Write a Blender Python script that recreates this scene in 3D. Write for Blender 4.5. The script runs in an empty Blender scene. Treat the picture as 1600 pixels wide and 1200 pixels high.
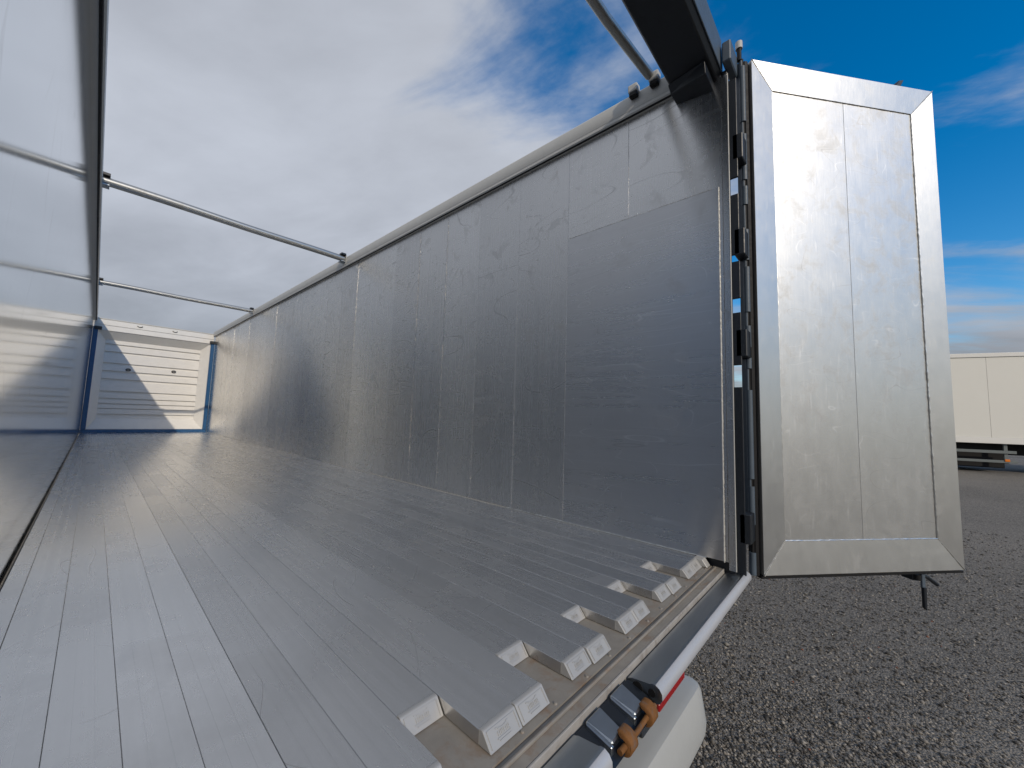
import bpy, bmesh, math, random
import numpy as np
from mathutils import Matrix, Vector
random.seed(7); rng = np.random.default_rng(7)
scene = bpy.context.scene
C = scene.collection

# ------------------------------------------------------------------ camera
CAM = Vector((0.1555, -0.5494, 0.73))
YAW, PITCH, ROLL = math.radians(47.46), math.radians(4.98), math.radians(1.83)
fw = Vector((math.sin(YAW)*math.cos(PITCH), math.cos(YAW)*math.cos(PITCH), math.sin(PITCH)))
r0 = Vector((math.cos(YAW), -math.sin(YAW), 0)); u0 = r0.cross(fw)
rr = r0*math.cos(ROLL)+u0*math.sin(ROLL); uu = -r0*math.sin(ROLL)+u0*math.cos(ROLL)
cd = bpy.data.cameras.new('camera'); cam = bpy.data.objects.new('camera', cd); C.objects.link(cam)
M = Matrix((rr, uu, -fw)).transposed().to_4x4(); M.translation = CAM
cam.matrix_world = M
cd.sensor_fit = 'HORIZONTAL'; cd.sensor_width = 36; cd.lens = 595.1/1600*36
cd.clip_start = 0.02; cd.clip_end = 3000
scene.camera = cam
scene.render.engine = 'CYCLES'
scene.cycles.max_bounces = 8; scene.cycles.glossy_bounces = 6; scene.cycles.diffuse_bounces = 3

# ------------------------------------------------------------------ sun and sky
SUN = Vector((-0.270, -0.853, 0.446)).normalized()
sd = bpy.data.lights.new('sun', 'SUN'); sd.energy = 2.2; sd.angle = math.radians(0.6); sd.color = (1.0, 0.87, 0.70)
so = bpy.data.objects.new('sun', sd); C.objects.link(so)
so.rotation_euler = SUN.to_track_quat('Z', 'Y').to_euler(); so.location = (0, 0, 20)
scene.view_settings.view_transform = 'Standard'; scene.view_settings.look = 'None'
scene.view_settings.gamma = 1; scene.view_settings.use_curve_mapping = False
scene.view_settings.exposure = 0.0
world = bpy.data.worlds.new('World'); scene.world = world; world.use_nodes = True

class NT:
    def __init__(s, tree): s.t = tree; s.n = tree.nodes; s.l = tree.links
    def new(s, typ, **kw):
        n = s.n.new(typ)
        for k, v in kw.items(): setattr(n, k, v)
        return n
    def link(s, a, b): s.l.new(a, b)
    def put(s, sock, v):
        if hasattr(v, 'default_value') or hasattr(v, 'is_output'): s.l.new(v, sock)
        else: sock.default_value = v
    def m(s, op, a, b=0.0, c=0.0, clamp=False):
        n = s.n.new('ShaderNodeMath'); n.operation = op; n.use_clamp = clamp
        s.put(n.inputs[0], a); s.put(n.inputs[1], b); s.put(n.inputs[2], c); return n.outputs[0]
    def v(s, op, a, b=(0, 0, 0), sc=1.0):
        n = s.n.new('ShaderNodeVectorMath'); n.operation = op
        s.put(n.inputs[0], a); s.put(n.inputs[1], b)
        if op == 'SCALE': s.put(n.inputs[3], sc)
        return n.outputs['Value'] if op in ('DOT_PRODUCT', 'LENGTH') else n.outputs[0]
    def noise(s, vec, scale, detail=4, rough=0.5, dist=0.0):
        n = s.n.new('ShaderNodeTexNoise'); s.link(vec, n.inputs['Vector'])
        n.inputs['Scale'].default_value = scale; n.inputs['Detail'].default_value = detail
        n.inputs['Roughness'].default_value = rough; n.inputs['Distortion'].default_value = dist
        return n.outputs['Fac']
    def rng(s, val, a, b, c=0.0, d=1.0, smooth=False):
        n = s.n.new('ShaderNodeMapRange'); n.clamp = True
        if smooth: n.interpolation_type = 'SMOOTHSTEP'
        s.put(n.inputs[0], val)
        for i, x in enumerate((a, b, c, d)): s.put(n.inputs[i+1], x)
        return n.outputs[0]
    def mix(s, fac, a, b, blend='MIX'):
        n = s.n.new('ShaderNodeMix'); n.data_type = 'RGBA'; n.blend_type = blend
        s.put(n.inputs[0], fac); s.put(n.inputs[6], a); s.put(n.inputs[7], b); return n.outputs[2]
    def xyz(s, x, y, z):
        n = s.n.new('ShaderNodeCombineXYZ')
        for i, q in enumerate((x, y, z)): s.put(n.inputs[i], q)
        return n.outputs[0]
    def sep(s, v):
        n = s.n.new('ShaderNodeSeparateXYZ'); s.link(v, n.inputs[0]); return n.outputs

def build_world():
    t = NT(world.node_tree); t.n.clear()
    out = t.new('ShaderNodeOutputWorld'); bg = t.new('ShaderNodeBackground'); t.link(bg.outputs[0], out.inputs[0])
    sky = t.new('ShaderNodeTexSky', sky_type='NISHITA', sun_disc=False)
    sky.sun_elevation = math.asin(SUN.z); sky.sun_rotation = math.atan2(SUN.x, SUN.y)
    sky.air_density = 1.0; sky.dust_density = 0.3; sky.ozone_density = 2.0
    hs = t.new('ShaderNodeHueSaturation'); t.link(sky.outputs[0], hs.inputs['Color'])
    hs.inputs['Saturation'].default_value = 1.5; hs.inputs['Value'].default_value = 1.6
    g = t.new('ShaderNodeTexCoord'); d = g.outputs['Generated']
    x, y, z = t.sep(d)
    zz = t.m('ADD', t.m('MAXIMUM', z, 0.0), 0.16)
    px = t.m('DIVIDE', x, zz); py = t.m('DIVIDE', y, zz)
    # wind-drawn cloud layer: rotated and stretched plane coordinates
    ca, sa = math.cos(math.radians(-66)), math.sin(math.radians(-66))
    a = t.m('ADD', t.m('MULTIPLY', px, ca), t.m('MULTIPLY', py, sa))
    b = t.m('SUBTRACT', t.m('MULTIPLY', py, ca), t.m('MULTIPLY', px, sa))
    big = t.noise(t.xyz(t.m('MULTIPLY', a, 0.85), b, 5.5), 1.5, 8, 0.58, 0.3)
    wisp = t.noise(t.xyz(t.m('MULTIPLY', a, 0.5), t.m('MULTIPLY', b, 1.6), 2.2), 2.2, 8, 0.6, 0.5)
    bank = t.v('DOT_PRODUCT', d, tuple(Vector((-0.76, 0.65, 0.0)).normalized()))
    bias = t.rng(bank, -0.70, 0.40, -0.13, 0.40)
    low = t.rng(z, 0.12, 0.40, 0.30, 0.0, True)
    dens = t.m('ADD', t.m('ADD', t.m('ADD', t.m('MULTIPLY', big, 0.75), t.m('MULTIPLY', wisp, 0.62)), bias), low)
    cov = t.rng(dens, 0.59, 0.93, 0.0, 0.97, True)
    shade = t.noise(t.xyz(t.m('MULTIPLY', a, 0.6), b, 21.0), 1.9, 7, 0.55, 0.3)
    lowd = t.rng(z, 0.10, 0.42, 0.68, 1.0, True)
    sh = t.m('MULTIPLY', t.rng(shade, 0.3, 0.7, 0.80, 1.16), lowd)
    cl = t.mix(1.0, (5.0, 5.3, 5.95, 1), t.xyz(sh, sh, sh), 'MULTIPLY')
    col = t.mix(cov, hs.outputs[0], cl)
    t.link(col, bg.inputs[0]); bg.inputs[1].default_value = 0.1
build_world()

# ------------------------------------------------------------------ materials
def mat(name):
    m = bpy.data.materials.new(name); m.use_nodes = True
    t = NT(m.node_tree); t.n.clear()
    o = t.new('ShaderNodeOutputMaterial'); p = t.new('ShaderNodeBsdfPrincipled'); t.link(p.outputs[0], o.inputs[0])
    geo = t.new('ShaderNodeNewGeometry'); info = t.new('ShaderNodeObjectInfo')
    t.pos = geo.outputs['Position']; t.rand = info.outputs['Random']; t.p = p
    return m, t
def P(t, **kw):
    for k, v in kw.items(): t.put(t.p.inputs[k.replace('_', ' ')], v)
def bump(t, h, strength, dist=0.01):
    b = t.new('ShaderNodeBump'); b.inputs['Strength'].default_value = strength; b.inputs['Distance'].default_value = dist
    t.link(h, b.inputs['Height']); t.link(b.outputs[0], t.p.inputs['Normal'])
def scaled(t, sx, sy, sz, off=0.0):
    v = t.v('MULTIPLY', t.pos, (sx, sy, sz))
    return t.v('ADD', v, t.xyz(t.m('MULTIPLY', t.rand, 37.0), off, off))
def grey(t, f): return t.xyz(f, f, f)

def metal(name, col, rough, var=0.08, grain=(1, 60, 2), scratch=(3, 4, 120), bump_s=0.02, dirt=0.0, aniso=0.0, tang=None, wave=0.0, dirtcol=(0.10, 0.09, 0.08, 1), tint=0.06, metallic=1.0, lift=0.0, dthr=(0.56, 0.72), dsc=5.0, sdet=3, lines=None, fineR=1.0):
    m, t = mat(name)
    n1 = t.noise(scaled(t, *grain), 3.0, sdet, 0.6)
    n2 = t.noise(scaled(t, *scratch, off=5.0), 2.0, sdet, 0.65)
    n3 = t.noise(scaled(t, 1, 1, 1, off=11.0), 1.7, 4, 0.6)
    r = t.m('ADD', rough, t.m('MULTIPLY', t.m('SUBTRACT', t.m('ADD', n1, n3), 1.0), var))
    fine = t.rng(n2, 0.60, 0.80, 0.0, 1.0)
    r = t.m('ADD', r, t.m('MULTIPLY', fine, var*fineR))
    v = t.m('ADD', 1.0-tint, t.m('MULTIPLY', t.m('ADD', t.m('MULTIPLY', n1, 0.8), t.m('MULTIPLY', t.rand, 0.9)), tint))
    base = t.mix(1.0, col+(1,), grey(t, v), 'MULTIPLY')
    if lift: base = t.mix(t.m('MULTIPLY', fine, lift), base, (0.85, 0.86, 0.88, 1))
    for q in (lines or ()):
        # thin drawn-out scratches: contour lines of a slow noise, broken up by a second one
        sc, w, amt, colr = q
        a_ = t.noise(scaled(t, *sc, off=q[1]*900), 1.0, 1, 0.5, 0.15)
        k_ = t.noise(scaled(t, *[c_*1.7 for c_ in sc], off=31.0), 1.0, 2, 0.5)
        fr = t.m('ABSOLUTE', t.m('SUBTRACT', t.m('FRACT', t.m('MULTIPLY', a_, 9.0)), 0.5))
        ln = t.m('MULTIPLY', t.rng(fr, 0.0, w, 1.0, 0.0), t.rng(k_, 0.50, 0.62, 0.0, amt*0.6))
        base = t.mix(ln, base, colr); r = t.m('ADD', r, t.m('MULTIPLY', ln, 0.18))
    if dirt > 0:
        dn = t.noise(scaled(t, 1.2, 1.2, 1.2, off=3.0), dsc, 5, 0.7, 0.6)
        df = t.rng(dn, dthr[0], dthr[1], 0.0, dirt)
        base = t.mix(df, base, dirtcol); r = t.m('ADD', r, t.m('MULTIPLY', df, 0.3))
        t.link(t.m('SUBTRACT', metallic, t.m('MULTIPLY', df, 0.7*metallic)), t.p.inputs['Metallic'])
    else: P(t, Metallic=metallic)
    P(t, Base_Color=base, Roughness=t.m('MAXIMUM', r, 0.03))
    if aniso:
        P(t, Anisotropic=aniso, Tangent=t.xyz(*tang))
    h = t.m('ADD', t.m('MULTIPLY', n1, 0.5), t.m('MULTIPLY', n2, 0.5))
    if wave: h = t.m('ADD', h, t.m('MULTIPLY', t.noise(scaled(t, 1, 1, 1, off=2.0), 2.2, 2, 0.4), wave))
    if bump_s: bump(t, h, bump_s)
    return m

def painted(name, col, rough=0.45, spec=0.5, var=0.12, bumps=0.03, scale=9.0, dirt=0.0, dirtcol=(0.12, 0.10, 0.08, 1), coat=0.0):
    m, t = mat(name)
    n = t.noise(scaled(t, 1, 1, 1), scale, 7, 0.6)
    n2 = t.noise(scaled(t, 1, 1, 1, off=4.0), scale*7, 5, 0.6)
    v = t.m('ADD', 1.0-var, t.m('MULTIPLY', n, var*2))
    base = t.mix(1.0, col+(1,), grey(t, v), 'MULTIPLY')
    if dirt:
        base = t.mix(t.rng(t.noise(scaled(t, 1, 1, 1, off=8.0), scale*.7, 9, 0.7, 0.5), 0.52, 0.7, 0, dirt), base, dirtcol)
    P(t, Base_Color=base, Roughness=t.rng(n2, 0.3, 0.7, rough-0.08, rough+0.08), Coat_Weight=coat)
    t.p.inputs['Specular IOR Level'].default_value = spec
    bump(t, n2, bumps, 0.004)
    return m

ALU = (0.70, 0.71, 0.73)
M_WALL = metal('aluminium_wall', (0.62, 0.612, 0.60), 0.27, 0.05, grain=(1, 22, 0.12), scratch=(1, 0.2, 18), bump_s=0, sdet=2, fineR=0.3, lines=(((1, 0.5, 3.5), .05, .30, (0.90, 0.90, 0.90, 1)), ((1, 0.6, 2.0), .03, .35, (0.16, 0.15, 0.15, 1))), dirt=0.15, aniso=1.0, tang=(0.0, 0.0, 1.0), lift=0.14, tint=0.16)
M_WALL_L = metal('polished_aluminium_wall', (0.68, 0.715, 0.745), 0.10, 0.03, grain=(1, 22, 0.12), scratch=(1, 0.2, 18), bump_s=0, sdet=1, aniso=0.7, tang=(0.0, 0.0, 1.0), tint=0.05, lines=(((1, 3.0, 0.6), .03, .6, (0.16, 0.15, 0.15, 1)),))
M_PLATE = metal('aluminium_wear_plate', (0.58, 0.576, 0.575), 0.28, 0.06, grain=(1, 0.2, 14), scratch=(1, 0.15, 26), bump_s=0, sdet=2, fineR=0.3, lines=(((1, 0.7, 6.0), .05, .55, (0.90, 0.90, 0.90, 1)), ((1, 1.3, 4.0), .035, .6, (0.90, 0.90, 0.90, 1)), ((1, 0.5, 5.0), .03, .4, (0.16, 0.15, 0.15, 1))), dirt=0.10, aniso=1.0, tang=(0.0, 0.0, 1.0), lift=0.3)
M_FLOOR = metal('aluminium_floor_plank', (0.68, 0.672, 0.66), 0.265, 0.05, grain=(16, 0.012, 1), scratch=(45, 0.02, 1), bump_s=0, sdet=2, fineR=0.5, aniso=0.95, tang=(1.0, 0.0, 0.0), dirt=0.14, dsc=1.6, dthr=(0.48, 0.75), dirtcol=(0.30, 0.285, 0.275, 1), tint=0.22, lift=0.12, lines=(((1.6, 0.9, 1), .012, .45, (0.22, 0.20, 0.18, 1)),))
M_CAST = metal('cast_aluminium', (0.44, 0.437, 0.425), 0.55, 0.08, grain=(25, 25, 25), scratch=(60, 60, 60), bump_s=0.06, metallic=0.35)
M_RAIL = painted('rail_grey_anodised', (0.50, 0.50, 0.48), 0.42, 0.5, 0.08)
M_EDGE = painted('scuffed_grey_edge', (0.36, 0.34, 0.31), 0.45, 0.5, 0.3, 0.2, 25, dirt=0.6, dirtcol=(0.16, 0.12, 0.09, 1))
M_SILL = painted('dirty_sill_plate', (0.25, 0.23, 0.20), 0.42, 0.5, 0.3, 0.15, 14, dirt=0.75, dirtcol=(0.21, 0.115, 0.055, 1))
M_GALV = metal('galvanised_steel', (0.40, 0.44, 0.48), 0.34, 0.14, grain=(20, 20, 20), scratch=(2, 60, 60), bump_s=0.04)
M_ZINC_LIT = metal('sunlit_worn_zinc', (0.50, 0.51, 0.53), 0.48, 0.2, grain=(3, 30, 30), scratch=(2, 60, 60), bump_s=0.05, metallic=0.3)  # worn zinc, made paler and more diffuse to paint in the sun's brightness
M_TUBE = metal('galvanised_tube', (0.44, 0.44, 0.42), 0.42, 0.1, grain=(14, 14, 14), scratch=(4, 40, 40), bump_s=0.05, dirt=0.35)
M_BLUE = painted('blue_paint', (0.002, 0.068, 0.19), 0.4, 0.5, 0.15)
M_DARK = painted('dark_blue_grey_steel_paint', (0.009, 0.012, 0.017), 0.42, 0.5, 0.2, 0.05)
M_STEEL = painted('slate_blue_steel_paint', (0.075, 0.10, 0.13), 0.5, 0.5, 0.2)
M_BLACK = painted('black_rubber', (0.008, 0.008, 0.009), 0.6, 0.3, 0.2)
M_WHITE = painted('white_front_boards', (0.72, 0.71, 0.68), 0.42, 0.5, 0.06, 0.08, 6, dirt=0.2, dirtcol=(0.5, 0.48, 0.45, 1))
M_WELD = metal('weld_bead', (0.75, 0.74, 0.70), 0.35, 0.1, grain=(90, 90, 90), scratch=(90, 90, 90), bump_s=0.3)
M_DOOR = metal('milky_aluminium_door', (0.60, 0.603, 0.59), 0.39, 0.08, lines=(((3.0, 3.0, 6.0), .03, .5, (0.90, 0.90, 0.90, 1)), ((2.0, 2.0, 4.0), .02, .5, (0.16, 0.15, 0.15, 1))), metallic=0.88, dthr=(0.50, 0.74), dsc=6.0, lift=0.3, grain=(5, 5, 3), scratch=(40, 40, 3), bump_s=0.03, dirt=0.30, dirtcol=(0.09, 0.09, 0.09, 1), wave=1.5)
M_DOORF = metal('door_frame_aluminium', (0.57, 0.573, 0.56), 0.37, 0.08, metallic=0.88, grain=(5, 5, 3), scratch=(30, 30, 5), bump_s=0.03, dirt=0.15, dirtcol=(0.35, 0.34, 0.33, 1))
M_RUST = painted('rusty_iron', (0.19, 0.082, 0.024), 0.75, 0.3, 0.4, 0.4, 40, dirt=0.85, dirtcol=(0.13, 0.10, 0.085, 1))
M_RED = painted('red_reflector', (0.30, 0.008, 0.01), 0.3, 0.5, 0.1)
M_PLASTIC = painted('grey_white_plastic', (0.42, 0.43, 0.42), 0.38, 0.5, 0.05)
M_TRUCK = painted('cream_white_panel', (0.78, 0.77, 0.71), 0.4, 0.5, 0.03, 0.01, 1.5)
M_TRUCKW = painted('white_rail', (0.80, 0.79, 0.75), 0.4, 0.5, 0.03, 0.01, 1.5)
M_GUARD = painted('grey_guard_bar', (0.16, 0.18, 0.18), 0.45)
M_ORANGE = painted('amber_lens', (0.8, 0.22, 0.02), 0.3)
M_TYRE = painted('tyre_rubber', (0.015, 0.015, 0.016), 0.8, 0.2)

def ground_mat():
    m, t = mat('tarmac_chippings')
    vor = t.new('ShaderNodeTexVoronoi'); vor.inputs['Scale'].default_value = 85; t.link(t.pos, vor.inputs['Vector'])
    c = t.sep(vor.outputs['Color'])
    n = t.noise(t.pos, 0.5, 6, 0.6); n2 = t.noise(t.pos, 30, 6, 0.65)
    v = t.m('ADD', t.m('MULTIPLY', c[0], 0.9), t.m('MULTIPLY', t.m('ADD', n, n2), 0.55))
    pt = t.rng(t.noise(t.pos, 0.33, 5, 0.6, 0.5), 0.35, 0.65, -0.18, 0.18)
    v = t.m('ADD', v, pt)
    base = t.mix(t.rng(v, 0.35, 1.35), (0.042, 0.039, 0.034, 1), (0.235, 0.215, 0.186, 1))
    P(t, Base_Color=base, Roughness=0.9)
    h = t.m('ADD', t.m('SUBTRACT', 1.0, vor.outputs['Distance']), t.m('MULTIPLY', n2, 0.6))
    bump(t, h, 0.9, 0.012)
    return m
M_GROUND = ground_mat()
def chip_mat():
    m, t = mat('loose_chippings')
    at = t.new('ShaderNodeAttribute'); at.attribute_name = 'tone'
    n = t.noise(t.pos, 120, 3)
    P(t, Base_Color=t.mix(t.m('MULTIPLY', n, 0.3), at.outputs['Color'], (0.10, 0.09, 0.08, 1)), Roughness=0.85)
    return m
M_CHIP = chip_mat()

# ------------------------------------------------------------------ builders
def link(o, parent=None):
    C.objects.link(o)
    if parent is not None:
        o.parent = parent
        if parent.get('_rt'): o.matrix_parent_inverse = Matrix.Translation(-Vector(parent.location))
    return o
def finish(bm, name, m, parent=None, smooth=False, bev=0.0, seg=1):
    if bev > 0:
        bmesh.ops.bevel(bm, geom=bm.edges[:], offset=bev, segments=seg, affect='EDGES', profile=0.6, clamp_overlap=True)
    bmesh.ops.recalc_face_normals(bm, faces=bm.faces[:])
    me = bpy.data.meshes.new(name); bm.to_mesh(me); bm.free()
    if smooth:
        for p in me.polygons: p.use_smooth = True
    me.materials.append(m)
    return link(bpy.data.objects.new(name, me), parent)
def add_box(bm, a, b):
    x0, y0, z0 = a; x1, y1, z1 = b
    v = [bm.verts.new(p) for p in ((x0,y0,z0),(x1,y0,z0),(x1,y1,z0),(x0,y1,z0),(x0,y0,z1),(x1,y0,z1),(x1,y1,z1),(x0,y1,z1))]
    for f in ((0,3,2,1),(4,5,6,7),(0,1,5,4),(1,2,6,5),(2,3,7,6),(3,0,4,7)): bm.faces.new([v[i] for i in f])
    return v
def box(name, a, b, m, parent=None, bev=0.003, seg=1):
    bm = bmesh.new(); add_box(bm, a, b); return finish(bm, name, m, parent, bev=bev, seg=seg)
def hexa(name, pts, m, parent=None, bev=0.0):
    """eight corners, bottom ring then top ring"""
    bm = bmesh.new(); v = [bm.verts.new(p) for p in pts]
    for f in ((0,3,2,1),(4,5,6,7),(0,1,5,4),(1,2,6,5),(2,3,7,6),(3,0,4,7)): bm.faces.new([v[i] for i in f])
    return finish(bm, name, m, parent, bev=bev)
def prism(name, prof, fn, t0, t1, m, parent=None, smooth=False, bev=0.0):
    """prof: list of 2D points; fn(u, v, t) -> 3D"""
    bm = bmesh.new()
    A = [bm.verts.new(fn(u, v, t0)) for u, v in prof]; B = [bm.verts.new(fn(u, v, t1)) for u, v in prof]
    n = len(prof)
    bm.faces.new(A); bm.faces.new(B)
    for i in range(n): bm.faces.new((A[i], A[(i+1) % n], B[(i+1) % n], B[i]))
    o = finish(bm, name, m, parent, bev=bev)
    if smooth: shade(o)
    return o
def shade(o, ang=35):
    me = o.data
    for p in me.polygons: p.use_smooth = True
    bm = bmesh.new(); bm.from_mesh(me)
    for e in bm.edges:
        if len(e.link_faces) == 2 and e.calc_face_angle(0) > math.radians(ang): e.smooth = False
    bm.to_mesh(me); bm.free()
def tube(name, pts, rad, m, parent=None, n=16, jitter=0.0, caps=True):
    bm = bmesh.new(); pts = [Vector(p) for p in pts]; rings = []
    for i, p in enumerate(pts):
        d = (pts[min(i+1, len(pts)-1)]-pts[max(i-1, 0)]).normalized()
        a = d.orthogonal().normalized() if i == 0 else (a - d*a.dot(d)).normalized()
        b = d.cross(a); R = rad*(1+random.uniform(-jitter, jitter)) if not isinstance(rad, (list, tuple)) else rad[i]
        rings.append([bm.verts.new(p+a*R*math.cos(2*math.pi*k/n)+b*R*math.sin(2*math.pi*k/n)) for k in range(n)])
    for A, B in zip(rings, rings[1:]):
        for k in range(n): bm.faces.new((A[k], A[(k+1) % n], B[(k+1) % n], B[k]))
    if caps: bm.faces.new(rings[0]); bm.faces.new(rings[-1])
    o = finish(bm, name, m, parent); shade(o, 50); return o
def bead(name, a, b, rad, m, parent, step=0.008):
    a, b = Vector(a), Vector(b); n = max(2, int((b-a).length/step))
    pts = [a.lerp(b, i/n)+Vector([random.uniform(-1, 1)*rad*0.2 for _ in range(3)]) for i in range(n+1)]
    return tube(name, pts, rad, m, parent, n=5, jitter=0.4)
def empty(name, loc, label, cat, group=None):
    o = bpy.data.objects.new(name, None); C.objects.link(o); o.location = loc; o['_rt'] = 1
    o.empty_display_size = 0.3; o['label'] = label; o['category'] = cat
    if group: o['group'] = group
    return o
def inst(src, parent, loc=(0, 0, 0), rot=(0, 0, 0)):
    o = src.copy(); C.objects.link(o); o.location = loc; o.rotation_euler = rot
    o.parent = parent; o.matrix_parent_inverse = Matrix.Identity(4); return o

W, L, GZ = 2.48, 14.0, -1.12
def zt(y): return 2.80+0.0075*y          # underside of the top rails

# ------------------------------------------------------------------ ground
def gz(x): 
    s = min(max((x-3.5)/14.0, 0), 1); s = s*s*(3-2*s); return GZ+0.47*s
bm = bmesh.new()
xs = [-900, -60, -10, 0, 3.5]+[3.5+14*i/14 for i in range(1, 15)]+[30, 80, 900]; ys = [-900, -60, -20, -8, 0, 8, 20, 60, 900]
gv = [[bm.verts.new((x, y, gz(x))) for x in xs] for y in ys]
for j in range(len(ys)-1):
    for i in range(len(xs)-1): bm.faces.new((gv[j][i], gv[j][i+1], gv[j+1][i+1], gv[j+1][i]))
g = finish(bm, 'ground', M_GROUND); g['kind'] = 'structure'
for p in g.data.polygons: p.use_smooth = True

def chippings():
    n = 80000
    # denser near the trailer's rear corner, thinning with distance
    r = 0.9+8.0*rng.random(n)**1.35; th = rng.uniform(-1.75, 0.45, n)
    x = 1.5+r*np.cos(th); y = -0.2+r*np.sin(th)
    z = np.array([gz(v) for v in x])
    s = rng.gamma(4.0, 0.0013, n)+0.0032
    big = rng.random(n) < 0.0022; s[big] *= 1.9
    base = np.array([(1,0,0),(-1,0,0),(0,1,0),(0,-1,0),(0,0,.7),(0,0,-.7)], float)
    pts = base[None]*rng.uniform(.55, 1.35, (n, 6, 1))*s[:, None, None]
    a = rng.uniform(0, 6.28, n); ca, sa = np.cos(a), np.sin(a)
    X = pts[:, :, 0]*ca[:, None]-pts[:, :, 1]*sa[:, None]; Y = pts[:, :, 0]*sa[:, None]+pts[:, :, 1]*ca[:, None]
    V = np.stack([X+x[:, None], Y+y[:, None], pts[:, :, 2]+(z+s*.25)[:, None]], -1).reshape(-1, 3)
    F0 = np.array([(0,2,4),(2,1,4),(1,3,4),(3,0,4),(2,0,5),(1,2,5),(3,1,5),(0,3,5)])
    F = (F0[None]+6*np.arange(n)[:, None, None]).reshape(-1, 3)
    me = bpy.data.meshes.new('loose_chippings')
    me.vertices.add(len(V)); me.vertices.foreach_set('co', V.ravel())
    me.loops.add(F.size); me.loops.foreach_set('vertex_index', F.ravel())
    me.polygons.add(len(F)); me.polygons.foreach_set('loop_start', np.arange(0, F.size, 3)); me.polygons.foreach_set('loop_total', np.full(len(F), 3))
    me.update(calc_edges=True)
    at = me.color_attributes.new('tone', 'FLOAT_COLOR', 'POINT')
    v = (0.03+0.38*rng.random(n)**2.0)[:, None]*np.array([[1, .92, .80]])
    v[big] = rng.uniform(.18, .42, big.sum())[:, None]*np.array([[1, .93, .8]])
    red = rng.random(n) < .002; v[red] = (.28, .10, .05)
    col = np.concatenate([v, np.ones((n, 1))], 1)
    at.data.foreach_set('color', np.repeat(col, 6, 0).ravel())
    me.materials.append(M_CHIP)
    o = link(bpy.data.objects.new('loose_chippings', me)); o['kind'] = 'stuff'
    o['label'] = 'loose dark grey stone chippings on the tarmac behind the open door'; o['category'] = 'chippings'
chippings()

# ------------------------------------------------------------------ the trailer
T = empty('walking_floor_trailer', (W/2, 7.0, GZ), 'open-topped aluminium moving-floor trailer with its rear door swung wide open', 'trailer')

# --- floor: base plate, moving planks and their cast end blocks
floor_base = box('floor', (-0.04, 0.075, -0.16), (W, L+0.1, -0.0365), M_SILL, T, bev=0)
PW, X0 = 0.1138, 0.0292
bmp = bmesh.new()
add_box(bmp, (-PW/2+0.0012, 0, -0.034), (PW/2-0.0012, 1.0, 0.0))
bmesh.ops.bevel(bmp, geom=[e for e in bmp.edges if abs(e.verts[0].co.y-e.verts[1].co.y) > .5], offset=0.0022, segments=1, affect='EDGES')
# shallow extrusion grooves along the plank
first = {}
def plank_obj(y0):
    """moving plank whose cast end starts at y0"""
    key = round(y0, 3)
    if key in first: return first[key]
    bm = bmesh.new(); add = [(-PW/2+.0003, -.034), (-PW/2+.0003, -.0006), (-PW/2+.0011, 0)]
    for gx in (-.018, .018): add += [(gx-.0012, 0), (gx, -.00016), (gx+.0012, 0)]
    add += [(PW/2-.0011, 0), (PW/2-.0003, -.0006), (PW/2-.0003, -.034)]
    A = [bm.verts.new((u, y0+.012, v)) for u, v in add]; B = [bm.verts.new((u, L+.02, v)) for u, v in add]
    bm.faces.new(A); bm.faces.new(B)
    for i in range(len(add)): j = (i+1) % len(add); bm.faces.new((A[i], A[j], B[j], B[i]))
    o = finish(bm, 'plank', M_FLOOR, floor_base); first[key] = o; return o
def cap_obj():
    """cast end block: sloping face with a raised rim, a raised arc and rows of relief"""
    bm = bmesh.new(); h = PW/2-.0016
    prof = [(0.0, .0005), (-.030, -.034), (.018, -.034), (.018, -.001), (.0125, .0012), (.004, .0016)]
    A = [bm.verts.new((-h, u, v)) for u, v in prof]; B = [bm.verts.new((h, u, v)) for u, v in prof]
    bm.faces.new(A); bm.faces.new(B)
    for i in range(len(prof)): j = (i+1) % len(prof); bm.faces.new((A[i], A[j], B[j], B[i]))
    bmesh.ops.bevel(bm, geom=bm.edges[:], offset=.0012, segments=1, affect='EDGES')
    return finish(bm, 'end_block', M_CAST, floor_base)
def relief_obj():
    bm = bmesh.new(); n = Vector((0, -.034, .030)).normalized(); d = Vector((0, -.030, -.0345)).normalized()
    def bar(x0, x1, s0, s1, lift=.0022, sk=0.0):
        q = []
        for hgt in (-.0006, lift):
            for x, s in ((x0, s0), (x1, s0+sk), (x1, s1+sk), (x0, s1)):
                p = Vector((x, 0, .0005))+d*s+n*hgt; q.append(bm.verts.new(p))
        for f in ((0,1,2,3),(4,5,6,7),(0,1,5,4),(1,2,6,5),(2,3,7,6),(3,0,4,7)): bm.faces.new([q[i] for i in f])
    for k in range(6):                                         # raised arc
        xx = -.022+k*.0073; s = .010+.004*(1-((k-2.5)/2.5)**2); bar(xx, xx+.0075, s, s+.0016)
    x = -.019
    for w in (.008, .006, .009, .007):                         # a row of letter-like strokes
        bar(x, x+.0018, .0175, .0265); bar(x+w-.0018, x+w, .0175, .0265); bar(x+.0018, x+w-.0018, .0212, .0228, sk=.001); x += w+.0028
    for s, a, b in ((.0295, -.024, .022), (.0345, -.018, .019)): bar(a, b, s, s+.0018)
    for sx in (-1, 1): bar(sx*.047-.0008, sx*.047+.0008, .005, .040)
    bar(-.047, .047, .0045, .0060)
    return finish(bm, 'relief', M_CAST, floor_base)
cap0, rel0 = cap_obj(), relief_obj(); usedc = False
NPL = 21
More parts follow.
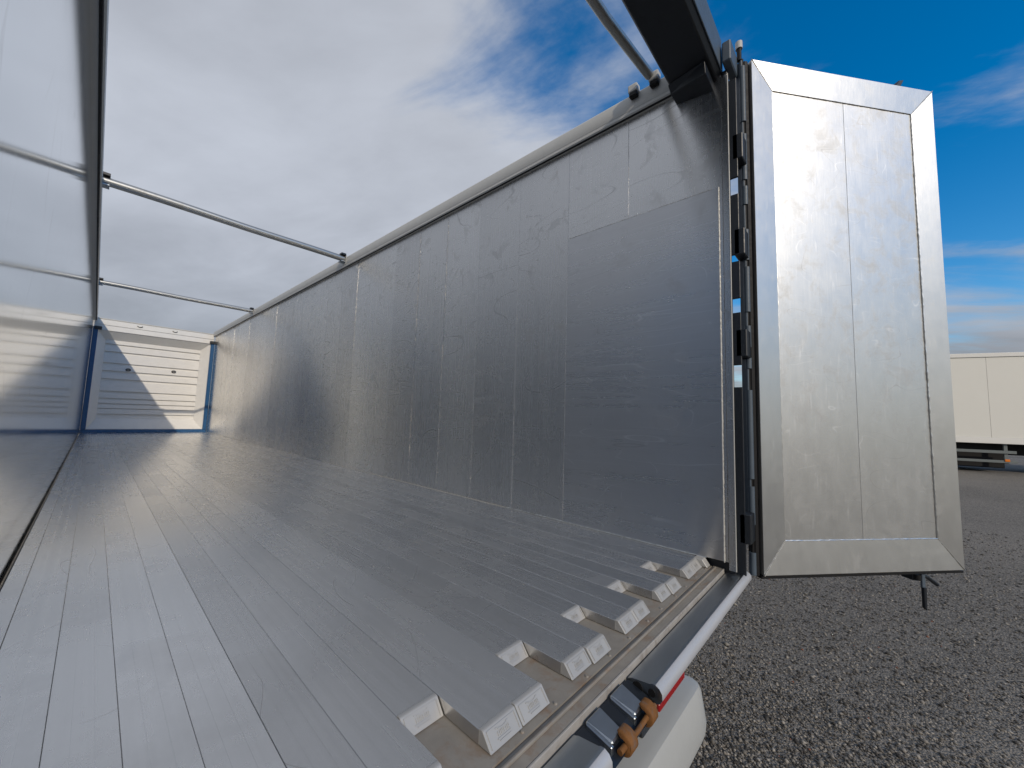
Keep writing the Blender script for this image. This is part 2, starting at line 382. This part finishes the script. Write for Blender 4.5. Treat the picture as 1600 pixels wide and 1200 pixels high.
for k in range(NPL):
    # boundaries run ... 0.718, 0.828, 0.938, 1.048: every third plank is drawn back
    cx = X0+(k+.5)*PW
    idx = round((cx-0.769)/PW)
    yy = 0.292 if idx % 3 == 0 else 0.130
    jy = random.uniform(-.006, .006)
    src = plank_obj(yy); 
    if not src.get('used'): o = src; o['used'] = 1
    else: o = src.copy(); C.objects.link(o); o.parent = floor_base
    o.location = (cx, jy, random.uniform(-.0006, .0006)); o.rotation_euler = (0, random.uniform(-.003, .003), 0)
    if not usedc: c, r = cap0, rel0; usedc = True
    else: c, r = inst(cap0, floor_base), inst(rel0, floor_base)
    c.location = r.location = (cx, yy+jy, 0)
for o in list(C.objects):
    if 'used' in o: del o['used']
XR = X0+NPL*PW
# edge angles closing the floor against both walls
box('edge_strip', (XR+.001, .152, -.034), (W-.005, L, -.002), M_FLOOR, floor_base, .001)
box('edge_strip', (-.028, .09, -.034), (X0-.001, L, -.003), M_FLOOR, floor_base, .001)
hexa('corner_block', ((XR+.001, .080, -.034), (W-.006, .080, -.034), (W-.006, .15, -.034), (XR+.001, .15, -.034), (XR+.001, .106, .002), (W-.006, .106, .002), (W-.006, .15, .002), (XR+.001, .15, .002)), M_CAST, floor_base, .002)

# --- rear sill
sill = box('rear_sill', (-.04, .024, -.17), (W+.05, .0745, -.041), M_SILL, T, .002)
box('sill_ridge', (0.0, .052, -.042), (W-.002, .060, -.033), M_SILL, sill, .002)
box('sill_edge', (-.04, .017, -.17), (W+.05, .0235, -.0395), M_EDGE, sill, .0015)
for k in range(16):
    xx = .18+k*.1478+random.uniform(-.01, .01)
    bm = bmesh.new(); bmesh.ops.create_cone(bm, cap_ends=True, segments=8, radius1=.006, radius2=.004, depth=.004, matrix=Matrix.Translation((xx, .088+random.uniform(-.004, .003), -.0345)))
    finish(bm, 'rivet', M_SILL, sill)
prof = [(.010, -.058), (-.004, -.052), (-.060, -.044), (-.066, -.0405), (-.076, -.040), (-.088, -.046), (-.096, -.058), (-.097, -.074), (-.090, -.086), (-.078, -.092), (.010, -.094)]
for x0, x1 in ((1.335, W+.07), (-.09, 1.035)):
    tb = prism('seal_profile', prof, lambda u, v, t: (t, u, v), x0, x1, M_GALV, sill, smooth=True)
    tb.data.materials.append(M_ZINC_LIT)
    for p in tb.data.polygons:
        if p.center.y < -.070 and abs(p.normal.x) < .5 and p.normal.y < 0: p.material_index = 1  # rounded nose gets the paler copy, its sunlit look held in the colour
    for hy, hz, hr in ((-.022, -.070, .016), (-.066, -.066, .011)):
        for xe, s in ((x0, -1), (x1, 1)):
            bm = bmesh.new(); bmesh.ops.create_cone(bm, cap_ends=True, segments=14, radius1=hr, radius2=hr, depth=.004, matrix=Matrix.Translation((xe+s*.0005, hy, hz)) @ Matrix.Rotation(math.pi/2, 4, 'Y'))
            finish(bm, 'profile_hole', M_BLACK, tb)
box('sill_web', (1.036, -.012, -.16), (1.334, .011, -.066), M_GALV, sill, .002)
prism('lock_channel', [(.01, -.06), (-.05, -.075), (-.085, -.10), (-.08, -.11), (.01, -.11)], lambda u, v, t: (t, u, v), 1.04, 1.33, M_DARK, sill)
# lock bracket of bent plates with rusty hooks
for xb in (1.085, 1.215):
    br = hexa('lock_bracket', ((xb, .008, -.062), (xb+.075, .008, -.062), (xb+.070, -.062, -.085), (xb+.008, -.062, -.085), (xb, .008, -.050), (xb+.075, .008, -.050), (xb+.066, -.066, -.068), (xb+.010, -.066, -.068)), M_GALV, sill, .004)
    hexa('lock_cheek', ((xb-.004, .0, -.10), (xb+.008, .0, -.10), (xb+.008, -.07, -.11), (xb-.004, -.07, -.11), (xb-.004, .004, -.052), (xb+.008, .004, -.052), (xb+.008, -.07, -.070), (xb-.004, -.07, -.070)), M_GALV, br, .002)
    ring = [(.033*math.cos(a), .029*math.sin(a)) for a in np.linspace(-2.0, 1.9, 12)]+[(.022*math.cos(a), .018*math.sin(a)) for a in np.linspace(1.9, -2.0, 12)]
    hk = prism('lock_hook', [(-.070-u, -.084+v) for u, v in ring], lambda u, v, t: (t, u, v), xb+.040, xb+.078, M_RUST, br, bev=.003)
    for v in hk.data.vertices: v.co += Vector([random.uniform(-1, 1)*.0006 for _ in range(3)])
    shade(hk, 60)
tube('hook_pin', [(1.10, -.082, -.084), (1.19, -.086, -.083), (1.315, -.082, -.082)], .007, M_RUST, sill, 10, .1)
box('reflector_strip', (1.345, -.085, -.118), (1.56, -.055, -.0945), M_RED, sill, .003)

# --- rear bumper with rounded ends
bp = [(.235, -.50), (.085, -.50), (.060, -.508), (.048, -.53), (.025, -.66), (.030, -.70), (.06, -.73), (.235, -.73)]
bm = bmesh.new(); rings = []
for x, s in ((.24, .55), (.27, .82), (.34, 1), (W-.34-.02, 1), (W-.30, .97), (W-.265, .82), (W-.245, .55)):
    rings.append([bm.verts.new((x, .235+(u-.235)*(.72+.28*s), -.615+(v+.615)*(.82+.18*s))) for u, v in bp])
for A, B in zip(rings, rings[1:]):
    for k in range(len(bp)): j = (k+1) % len(bp); bm.faces.new((A[k], A[j], B[j], B[k]))
bm.faces.new(rings[0]); bm.faces.new(rings[-1])
bo = finish(bm, 'rear_bumper', M_PLASTIC, T); shade(bo, 28)
for s in (.75, 1.75): box('bumper_bracket', (s-.05, .12, -.5), (s+.05, .22, -.16), M_DARK, bo, .004)

# --- side walls made of upright panels
def side_wall(side):
    xi = W if side > 0 else -0.04
    xo = xi+side*.032
    lo, hi = sorted((xi+side*.022, xo))
    sw = hexa('side_wall', ((lo, -.01, -.10), (hi, -.01, -.10), (hi, L, -.10), (lo, L, -.10), (lo, -.01, zt(0)), (hi, -.01, zt(0)), (hi, L, zt(L)), (lo, L, zt(L))), M_DARK, T)
    seams = [-0.008, .565]+[1.05+.501*k for k in range(26)]+[L-.05]
    seams = [s for s in seams if s <= L]
    for a, b in zip(seams, seams[1:]):
        n = 1
        gp = .0004 if side > 0 else 0.0
        ya, yb = a+gp, b-gp
        bm = bmesh.new()
        X = sorted((xi, xi+side*.0215))
        bot = .003 if side < 0 else .003
        v = [bm.verts.new(p) for p in ((X[0], ya, bot), (X[1], ya, bot), (X[1], yb, bot), (X[0], yb, bot), (X[0], ya, zt(ya)-.001), (X[1], ya, zt(ya)-.001), (X[1], yb, zt(yb)-.001), (X[0], yb, zt(yb)-.001))]
        for f in ((0,3,2,1),(4,5,6,7),(0,1,5,4),(1,2,6,5),(2,3,7,6),(3,0,4,7)): bm.faces.new([v[i] for i in f])
        if side > 0: bmesh.ops.bevel(bm, geom=bm.edges[:], offset=.0008, segments=1, affect='EDGES')
        # turn each panel a hair about its own upright axis
        cy = (ya+yb)/2; ang = random.gauss(0, .0012 if side > 0 else .0004)
        R = Matrix.Translation((xi, cy, 0)) @ Matrix.Rotation(ang, 4, 'Z') @ Matrix.Rotation(random.gauss(0, .0006), 4, 'Y') @ Matrix.Translation((-xi, -cy, 0))
        if cy > .3 and side > 0: bmesh.ops.transform(bm, matrix=R, verts=bm.verts[:])
        finish(bm, 'wall_panel', M_WALL if side > 0 else M_WALL_L, sw)
    # top rail with an inward lip, a black gasket below it
    d = -side
    ex = 1.0 if side > 0 else 1.5
    def f(u, v, t): return (xi+d*u*ex, t, zt(t)+v)
    prism('top_rail', [(-.045, -.004), (.034, -.004), (.041, .004), (.041, .020), (.036, .026), (.040, .034), (.040, .128), (.032, .142), (.018, .150), (-.045, .150)], f, -.02 if side < 0 else .245, L+.05, M_RAIL, sw, smooth=True)
    prism('gasket', [(.022, -.011), (.031, -.011), (.034, -.0045), (.022, -.0045)], f, -.02 if side < 0 else .25, L, M_BLACK, sw)
    if side > 0:
        box('kick_strip', (xi-.004, .16, -.033), (xi-.0005, L, .002), M_RAIL, sw, 0)
    return sw
wall_r = side_wall(1); wall_l = side_wall(-1)
# wear plate welded over the rear end of the right wall
wp = box('wear_plate', (W-.0035, .014, .004), (W-.0006, 1.046, 2.09), M_PLATE, wall_r, .0008)
bead('weld_bead', (W-.004, .012, .0), (W-.004, .012, 2.09), .0034, M_RAIL, wall_r, .007)
bead('weld_bead', (W-.003, .05, 2.094), (W-.003, 1.04, 2.094), .0014, M_WELD, wall_r, .02)
for y in (.565, 1.05, 1.551, 2.052, 2.553, 3.054):
    bead('weld_bead', (W-.0002, y, 2.12 if y < 1 else .02), (W-.0002, y, zt(y)-.05), .0016, M_PLATE, wall_r, .03)
# weld along the foot of the right wall
bead('weld_bead', (W-.004, .10, .002), (W-.004, 1.6, .002), .0035, M_WELD, wall_r, .014)

# --- rear frame: corner angle, dark post, header beam
frame = box('rear_frame', (W+.001, -.040, -.05), (W+.045, -.0115, 2.80), M_DARK, T, .003)
box('corner_angle', (W-.0015, -.040, -.036), (W+.0005, -.0095, 2.77), M_WALL, frame, .0005)
box('corner_edge', (W-.004, -.046, -.036), (W+.0005, -.0405, 2.77), M_RAIL, frame, .0015)
hd = prism('header_beam', [(.012, 2.765), (.235, 2.775), (.250, 2.79), (.250, 2.99), (.0, 2.99), (-.012, 2.975), (-.012, 2.79)], lambda u, v, t: (t, u, v), -.10, W+.035, M_DARK, frame, bev=.004)
box('header_edge', (-.08, -.020, 2.790), (W-.02, -.0125, 2.975), M_STEEL, frame, .002)
hexa('corner_gusset', ((W-.16, .03, 2.70), (W+.0, .03, 2.70), (W+.0, .245, 2.735), (W-.10, .245, 2.735), (W-.18, .03, 2.764), (W+.02, .03, 2.764), (W+.02, .248, 2.774), (W-.14, .248, 2.774)), M_DARK, frame, .003)
box('hinge_plate', (W-.06, -.075, 2.80), (W+.115, -.030, 2.925), M_STEEL, frame, .006)
tube('cable_hook', [(W-.33, -.025, 2.98), (W-.33, -.035, 3.02), (W-.325, -.05, 3.05), (W-.30, -.06, 3.06), (W-.27, -.06, 3.05)], .006, M_DARK, frame, 8)
tube('pin_cap', [(W+.105, -.085, 2.90), (W+.105, -.085, 2.975)], .013, M_BLACK, frame, 10)
tube('pin_cap', [(W+.105, -.085, 2.976), (W+.105, -.085, 3.02)], .019, M_RAIL, frame, 12)

# hinge line: pin, knuckles, straps
HX, HY = W+.105, -.098
tube('hinge_pin', [(HX, HY, -.06), (HX, HY, 2.90)], .0085, M_BLACK, frame, 12)
zk = [(-.06, .055), (.20, .40), (.44, .92), (1.04, 1.10), (1.16, 1.28), (1.36, 1.62), (1.66, 1.84), (1.99, 2.10), (2.14, 2.42), (2.50, 2.85)]
for a, b in zk: tube('hinge_knuckle', [(HX, HY, a), (HX, HY, b)], .0165, M_STEEL, frame, 14)
for zc in (.19, 1.17, 1.74, 2.30): box('hinge_strap', (W+.002, -.112, zc-.075), (HX+.012, -.060, zc+.075), M_DARK, frame, .004)
for a, b in ((-.05, .93), (1.05, 1.34), (1.42, 1.63), (1.67, 2.02), (2.12, 2.72)):
    box('post_plate', (W+.002, -.086, a), (W+.018, -.041, b), M_DARK, frame, .002)

# --- the open right-hand rear door
DH = Vector((2.604, -.128, 0)); DD = Vector((.772, -.635, 0)).normalized(); DN = Vector((-.635, -.772, 0)).normalized()
def dp(s, z, n): return tuple(DH+DD*s+DN*n+Vector((0, 0, z)))
def dhexa(name, quad, n0, n1, m, parent, bev=0.0):
    """quad: four (s, z[, lift]) corners; body from n0 to n1 (+ lift)"""
    return hexa(name, [dp(q[0], q[1], n0) for q in quad]+[dp(q[0], q[1], n1+(q[2] if len(q) > 2 else 0)) for q in quad], m, parent, bev)
DW, ZB, ZT_, FR = 1.288, -.062, 2.888, .14
door = dhexa('rear_door', [(0.0, ZB), (DW, ZB), (DW, ZT_), (0.0, ZT_)], -.055, -.012, M_DARK, T, .004)
dhexa('door_panel', [(.10, .10), (.6405, .10), (.6405, ZT_-.12), (.10, ZT_-.12)], -.012, -.001, M_DOOR, door, .0012)
dhexa('door_panel', [(.6420, .10), (DW-.10, .10), (DW-.10, ZT_-.12), (.6420, ZT_-.12)], -.012, -.001, M_DOOR, door, .0012)
o0, o1, i0, i1 = .006, DW-.006, FR+.01, DW-FR-.015
zb0, zt0, zb1, zt1 = ZB+.005, ZT_-.005, .115, ZT_-.17
hi, lo = .010, -.005
g_ = .0008
dhexa('door_frame', [(o0, zb0, hi), (o1, zb0, hi), (i1-g_, zb1, lo), (i0+g_, zb1, lo)], -.012, .008, M_DOORF, door, .0015)
dhexa('door_frame', [(o0, zt0, hi), (o1, zt0, hi), (i1-g_, zt1, lo), (i0+g_, zt1, lo)], -.012, .008, M_DOORF, door, .0015)
dhexa('door_frame', [(o0, zb0+g_*2, hi), (i0, zb1+g_*2, lo), (i0, zt1-g_*2, lo), (o0, zt0-g_*2, hi)], -.012, .008, M_DOORF, door, .0015)
dhexa('door_frame', [(o1, zb0+g_*2, hi), (i1, zb1+g_*2, lo), (i1, zt1-g_*2, lo), (o1, zt0-g_*2, hi)], -.012, .008, M_DOORF, door, .0015)
def dbead(a, b, r=.0035, m=M_DOORF): return bead('weld_bead', dp(*a), dp(*b), r*.85, m, door, .012)
dbead((i0, zb1, .002), (i1, zb1, .002)); dbead((i0, zt1, .002), (i1, zt1, .002), .0025); dbead((i1, zb1, .002), (i1, zt1, .002), .005); dbead((i0, zb1, .002), (i0, zt1, .002), .002)
dbead((o0, zb0, .020), (i0, zb1, .002), .004); dbead((o1, zb0, .020), (i1, zb1, .002), .003); dbead((o1, zt0, .020), (i1, zt1, .002), .003); dbead((o0, zt0, .020), (i0, zt1, .002), .002)
# rubber seals and steel edge on the hinge side
dhexa('door_seal', [(-.030, ZB-.004), (-.002, ZB-.004), (-.002, ZT_-.002), (-.030, ZT_-.002)], -.05, .002, M_BLACK, door, .005)
dhexa('door_edge', [(-.046, ZB+.30), (-.031, ZB+.30), (-.031, ZT_+.004), (-.046, ZT_+.004)], -.05, -.004, M_STEEL, door, .003)
dhexa('door_lip', [(-.002, ZB-.014), (DW, ZB-.014), (DW, ZB-.001), (-.002, ZB-.001)], -.05, .010, M_BLACK, door, .003)
# locking bars on the outside with cams top and bottom, and a hanging catch
for s in (1.06,):
    bar = tube('locking_bar', [dp(s, ZB-.05, -.085), dp(s, ZT_+.05, -.085)], .017, M_GALV, door, 12)
    dhexa('bar_cam', [(s-.03, ZB-.075), (s+.05, ZB-.075), (s+.05, ZB-.03), (s-.03, ZB-.03)], -.12, -.055, M_DARK, bar, .004)
    dhexa('bar_cam', [(s+.02, ZT_+.03), (s+.07, ZT_+.03), (s+.13, ZT_+.135), (s+.09, ZT_+.125)], -.11, -.06, M_DARK, bar, .004)
dhexa('door_catch', [(1.040, ZB-.10), (1.062, ZB-.10), (1.062, ZB-.014), (1.040, ZB-.014)], -.030, -.018, M_STEEL, door, .002)
dhexa('door_catch', [(1.046, ZB-.21), (1.060, ZB-.225), (1.066, ZB-.10), (1.046, ZB-.10)], -.032, -.016, M_DARK, door, .002)
tube('catch_lever', [dp(1.07, ZB-.045, -.05), dp(1.12, ZB-.055, -.055), dp(1.17, ZB-.085, -.06), dp(1.20, ZB-.105, -.06)], .011, M_DARK, door, 8)
tube('catch_knob', [dp(1.02, ZB-.03, -.03), dp(1.02, ZB-.06, -.03)], .018, M_BLACK, door, 10)

# --- left-hand rear door, folded back outside the picture
def ldoor():
    h = Vector((-.17, -.13, 0)); d = Vector((-.80, .60, 0)); n = Vector((-.6, -.8, 0))
    pts = [tuple(h+d*s+n*k+Vector((0, 0, z))) for k in (-.05, 0) for s, z in ((0, ZB), (1.25, ZB), (1.25, ZT_), (0, ZT_))]
    return hexa('rear_door', pts, M_DOORF, T, .004)
ldoor()

# --- roof bows
def bow(y, zr, zl):
    xr, xl = W-.055, -.04+.055
    b = tube('roof_bow', [(xl+(xr-xl)*k/10, y, zl+(zr-zl)*k/10+.004*math.sin(k*.9)) for k in range(11)], .042, M_TUBE, T, 20)
    for x, s, z in ((xr, 1, zr), (xl, -1, zl)):
        a, c = sorted((x+s*.012, x+s*.020))
        box('bow_end_plate', (a, y-.060, z-.085), (c, y+.115, z+.052), M_RAIL, b, .002)
        a, c = sorted((x-s*.055, x+s*.010))
        box('bow_saddle', (a, y-.055, z-.053), (c, y+.055, z-.044), M_GALV, b, .001)
        box('bow_clip', (a, y-.062, z+.044), (c, y+.022, z+.068), M_DARK, b, .001)
        for q in (-.03, .045): tube('bolt', [(x+s*.010, y+.085, z+q*.8), (x-s*.0, y+.085, z+q*.8)], .008, M_DARK, b, 8)
    return b
bow(4.95, zt(4.95)+.115, zt(4.95)+.115); bow(9.72, zt(9.7)+.10, zt(9.7)+.10)
near = tube('roof_bow', [(W-.085, .385, 2.965), (1.9, .425, 2.966), (1.2, .45, 2.967), (-.02, .46, 2.967)], .029, M_TUBE, T, 18)
for y, h in ((.36, .035), (.50, .032)):
    cb = box('bow_socket', (W-.085, y-.030, 2.925), (W-.030, y+.035, 2.925+h+.02), M_RAIL, near, .010, 2)
    box('socket_foot', (W-.080, y-.025, 2.895), (W-.040, y+.03, 2.925), M_BLACK, near, .006)

# --- front end: blue frame and white boarded headboard
ff = box('front_frame', (-.04, L, -.035), (W, L+.06, .075), M_BLUE, T, .006)
box('front_post', (-.038, L-.02, .076), (.055, L+.06, 2.74), M_BLUE, ff, .008)
box('front_post', (W-.085, L-.02, .076), (W-.001, L+.06, 2.74), M_BLUE, ff, .008)
for x in (-.01, W-.12): box('post_bracket', (x, L-.06, 2.66), (x+.13, L+.02, 2.745), M_DARK, ff, .01)
fwall = box('front_wall', (-.04, L+.345, -.04), (W, L+.38, 2.95), M_WHITE, T, .002)
IN = (.21, 2.20, .35, 2.46)
nb = 20; hb = (IN[3]-IN[2])/nb
board0 = None
for k in range(nb):
    if board0 is None:
        bm = bmesh.new(); add_box(bm, (IN[0], L+.30, 0), (IN[1], L+.3445, hb-.0002))
        bmesh.ops.bevel(bm, geom=bm.edges[:], offset=.0012, segments=1, affect='EDGES')
        board0 = finish(bm, 'board', M_WHITE, fwall); b = board0
    else: b = inst(board0, fwall)
    b.location = (0, random.uniform(-.001, .001), IN[2]+k*hb); b.rotation_euler = (random.uniform(-.004, .002), 0, 0)
yo, yi = L+.062, L+.30
def splay(a, b, c, d):                                     # sloping border boards
    pts = [a, b, c, d]; off = [(p[0], p[1]+.03, p[2]) for p in pts]
    hexa('border_board', pts+off, M_WHITE, fwall, .002)
x0, x1, z0, z1 = .056, W-.086, .08, 2.66
splay((x0, yo, z0), (IN[0], yi, IN[2]), (IN[0], yi, IN[3]), (x0, yo, z1))
splay((x1, yo, z0), (IN[1], yi, IN[2]), (IN[1], yi, IN[3]), (x1, yo, z1))
splay((x0, yo, z0), (IN[0], yi, IN[2]), (IN[1], yi, IN[2]), (x1, yo, z0))
splay((x0, yo, z1), (IN[0], yi, IN[3]), (IN[1], yi, IN[3]), (x1, yo, z1))
box('top_board', (-.03, L+.04, 2.665), (W-.01, L+.10, 2.80), M_WHITE, fwall, .008)
box('top_board', (-.03, L+.05, 2.808), (W-.01, L+.12, 2.955), M_WHITE, fwall, .01)
box('top_cap', (-.04, L+.045, 2.957), (W, L+.38, 2.985), M_RAIL, fwall, .004)
for x, z in ((.70, 1.69), (1.64, 1.74)):
    pts = [(x+.045*math.cos(a), L+.285, z+.032*math.sin(a)) for a in np.linspace(0, 2*math.pi, 15)]
    tube('lashing_ring', pts, .009, M_DARK, fwall, 6)
    tube('ring_stud', [(x-.03, L+.29, z), (x+.03, L+.29, z)], .009, M_DARK, fwall, 6)
for x in (.82, 1.55):
    pts = [(x+.05*math.cos(a), L+.035, 2.90+.03*math.sin(a)) for a in np.linspace(math.pi, 2*math.pi, 9)]
    tube('grab_hook', pts, .008, M_DARK, fwall, 6)

# chassis rails and legs under the trailer so that it stands on the ground
ch = box('chassis', (.75, .3, -.62), (.90, L, -.165), M_DARK, T, .006)
box('chassis', (1.58, .3, -.62), (1.73, L, -.165), M_DARK, T, .006)
def wheel(parent, c, ax, R=.5, wd=.36, name='wheel'):
    prof = [(.24, -.5), (.40, -.5), (.47, -.46), (.5, -.36), (.5, .36), (.47, .46), (.40, .5), (.24, .5)]
    bm = bmesh.new(); n = 28; rings = []
    A = Vector(ax).normalized(); U = A.orthogonal().normalized(); V = A.cross(U)
    for k in range(n):
        a = 2*math.pi*k/n; dr = U*math.cos(a)+V*math.sin(a)
        rings.append([bm.verts.new(Vector(c)+dr*(r*R/.5)+A*(w*wd)) for r, w in prof])
    for k in range(n):
        for j in range(len(prof)): bm.faces.new((rings[k][j], rings[(k+1) % n][j], rings[(k+1) % n][(j+1) % len(prof)], rings[k][(j+1) % len(prof)]))
    w = finish(bm, name, M_TYRE, parent); shade(w, 40)
    tube('rim', [Vector(c)-A*wd*.35, Vector(c)+A*wd*.35], .245*R/.5, M_GUARD, w, 20)
    return w
for y in (2.6, 3.95, 5.3):
    for x in (.22, W-.22): wheel(T, (x, y, GZ+.5), (1, 0, 0))
box('landing_leg', (.55, 11.2, GZ+.005), (.67, 11.32, -.16), M_DARK, T, .005)
box('landing_leg', (W-.67, 11.2, GZ+.005), (W-.55, 11.32, -.16), M_DARK, T, .005)

# ------------------------------------------------------------------ white box trailer in the yard
def box_trailer():
    p0 = Vector((20.84+.155, -2.56-.55, 0)); d = Vector((.30, -.954, 0)).normalized(); n = Vector((-d.y, d.x, 0))
    if n.x < 0: n = -n
    base = gz(21.5)
    R = empty('box_trailer', tuple(p0+d*2+n*1.25+Vector((0, 0, base))), 'cream-white box trailer parked on the tarmac behind the open door', 'trailer')
    def q(s, k, z): return tuple(p0+d*s+n*k+Vector((0, 0, z)))
    def qb(name, s0, s1, k0, k1, z0, z1, m, par, bev=.004):
        return hexa(name, [q(s0, k0, z0), q(s1, k0, z0), q(s1, k1, z0), q(s0, k1, z0), q(s0, k0, z1), q(s1, k0, z1), q(s1, k1, z1), q(s0, k1, z1)], m, par, bev)
    zb, ztp = .36, 3.50
    body = qb('body', -4.6, 8.9, .03, 2.5, zb, ztp, M_TRUCK, R)
    e = -4.6
    while e < 8.8:
        qb('side_panel', e+.003, e+1.347, 0, .029, zb+.20, ztp-.13, M_TRUCK, body, .003); e += 1.35
    qb('top_rail', -4.62, 8.92, -.03, .029, ztp-.125, ztp+.02, M_TRUCKW, body, .01)
    qb('bottom_rail', -4.62, 8.92, -.03, .029, zb-.01, zb+.195, M_TRUCKW, body, .01)
    g1 = qb('side_guard', -3.0, 1.38, .02, .06, .02, .12, M_GUARD, R, .006)
    qb('side_guard', -3.0, 1.38, .02, .06, -.30, -.21, M_GUARD, R, .006)
    for s in (-2.6, -.8, 1.10): qb('guard_post', s, s+.09, .06, .12, -.32, zb-.01, M_GUARD, R, .004)
    qb('marker_lamp', 1.08, 1.20, .0, .019, -.25, -.17, M_ORANGE, R, .006)
    qb('chassis', -4.4, 8.6, .75, .90, -.05, zb-.01, M_BLACK, R); qb('chassis', -4.4, 8.6, 1.6, 1.75, -.05, zb-.01, M_BLACK, R)
    qb('underbody_shade', -3.2, 1.25, .35, 2.2, -.50, zb-.02, M_BLACK, R, .02)  # black block added to stand for the deep shade under the body
    for s in (3.6, 4.95, 6.3):
        for k in (.22, 2.28): wheel(R, q(s, k, base+.5), n)
    for k in (.5, 2.0): qb('landing_leg', -3.6, -3.48, k, k+.12, base+.003, zb-.02, M_BLACK, R)
box_trailer()
for o in C.objects:
    if '_rt' in o: del o['_rt']
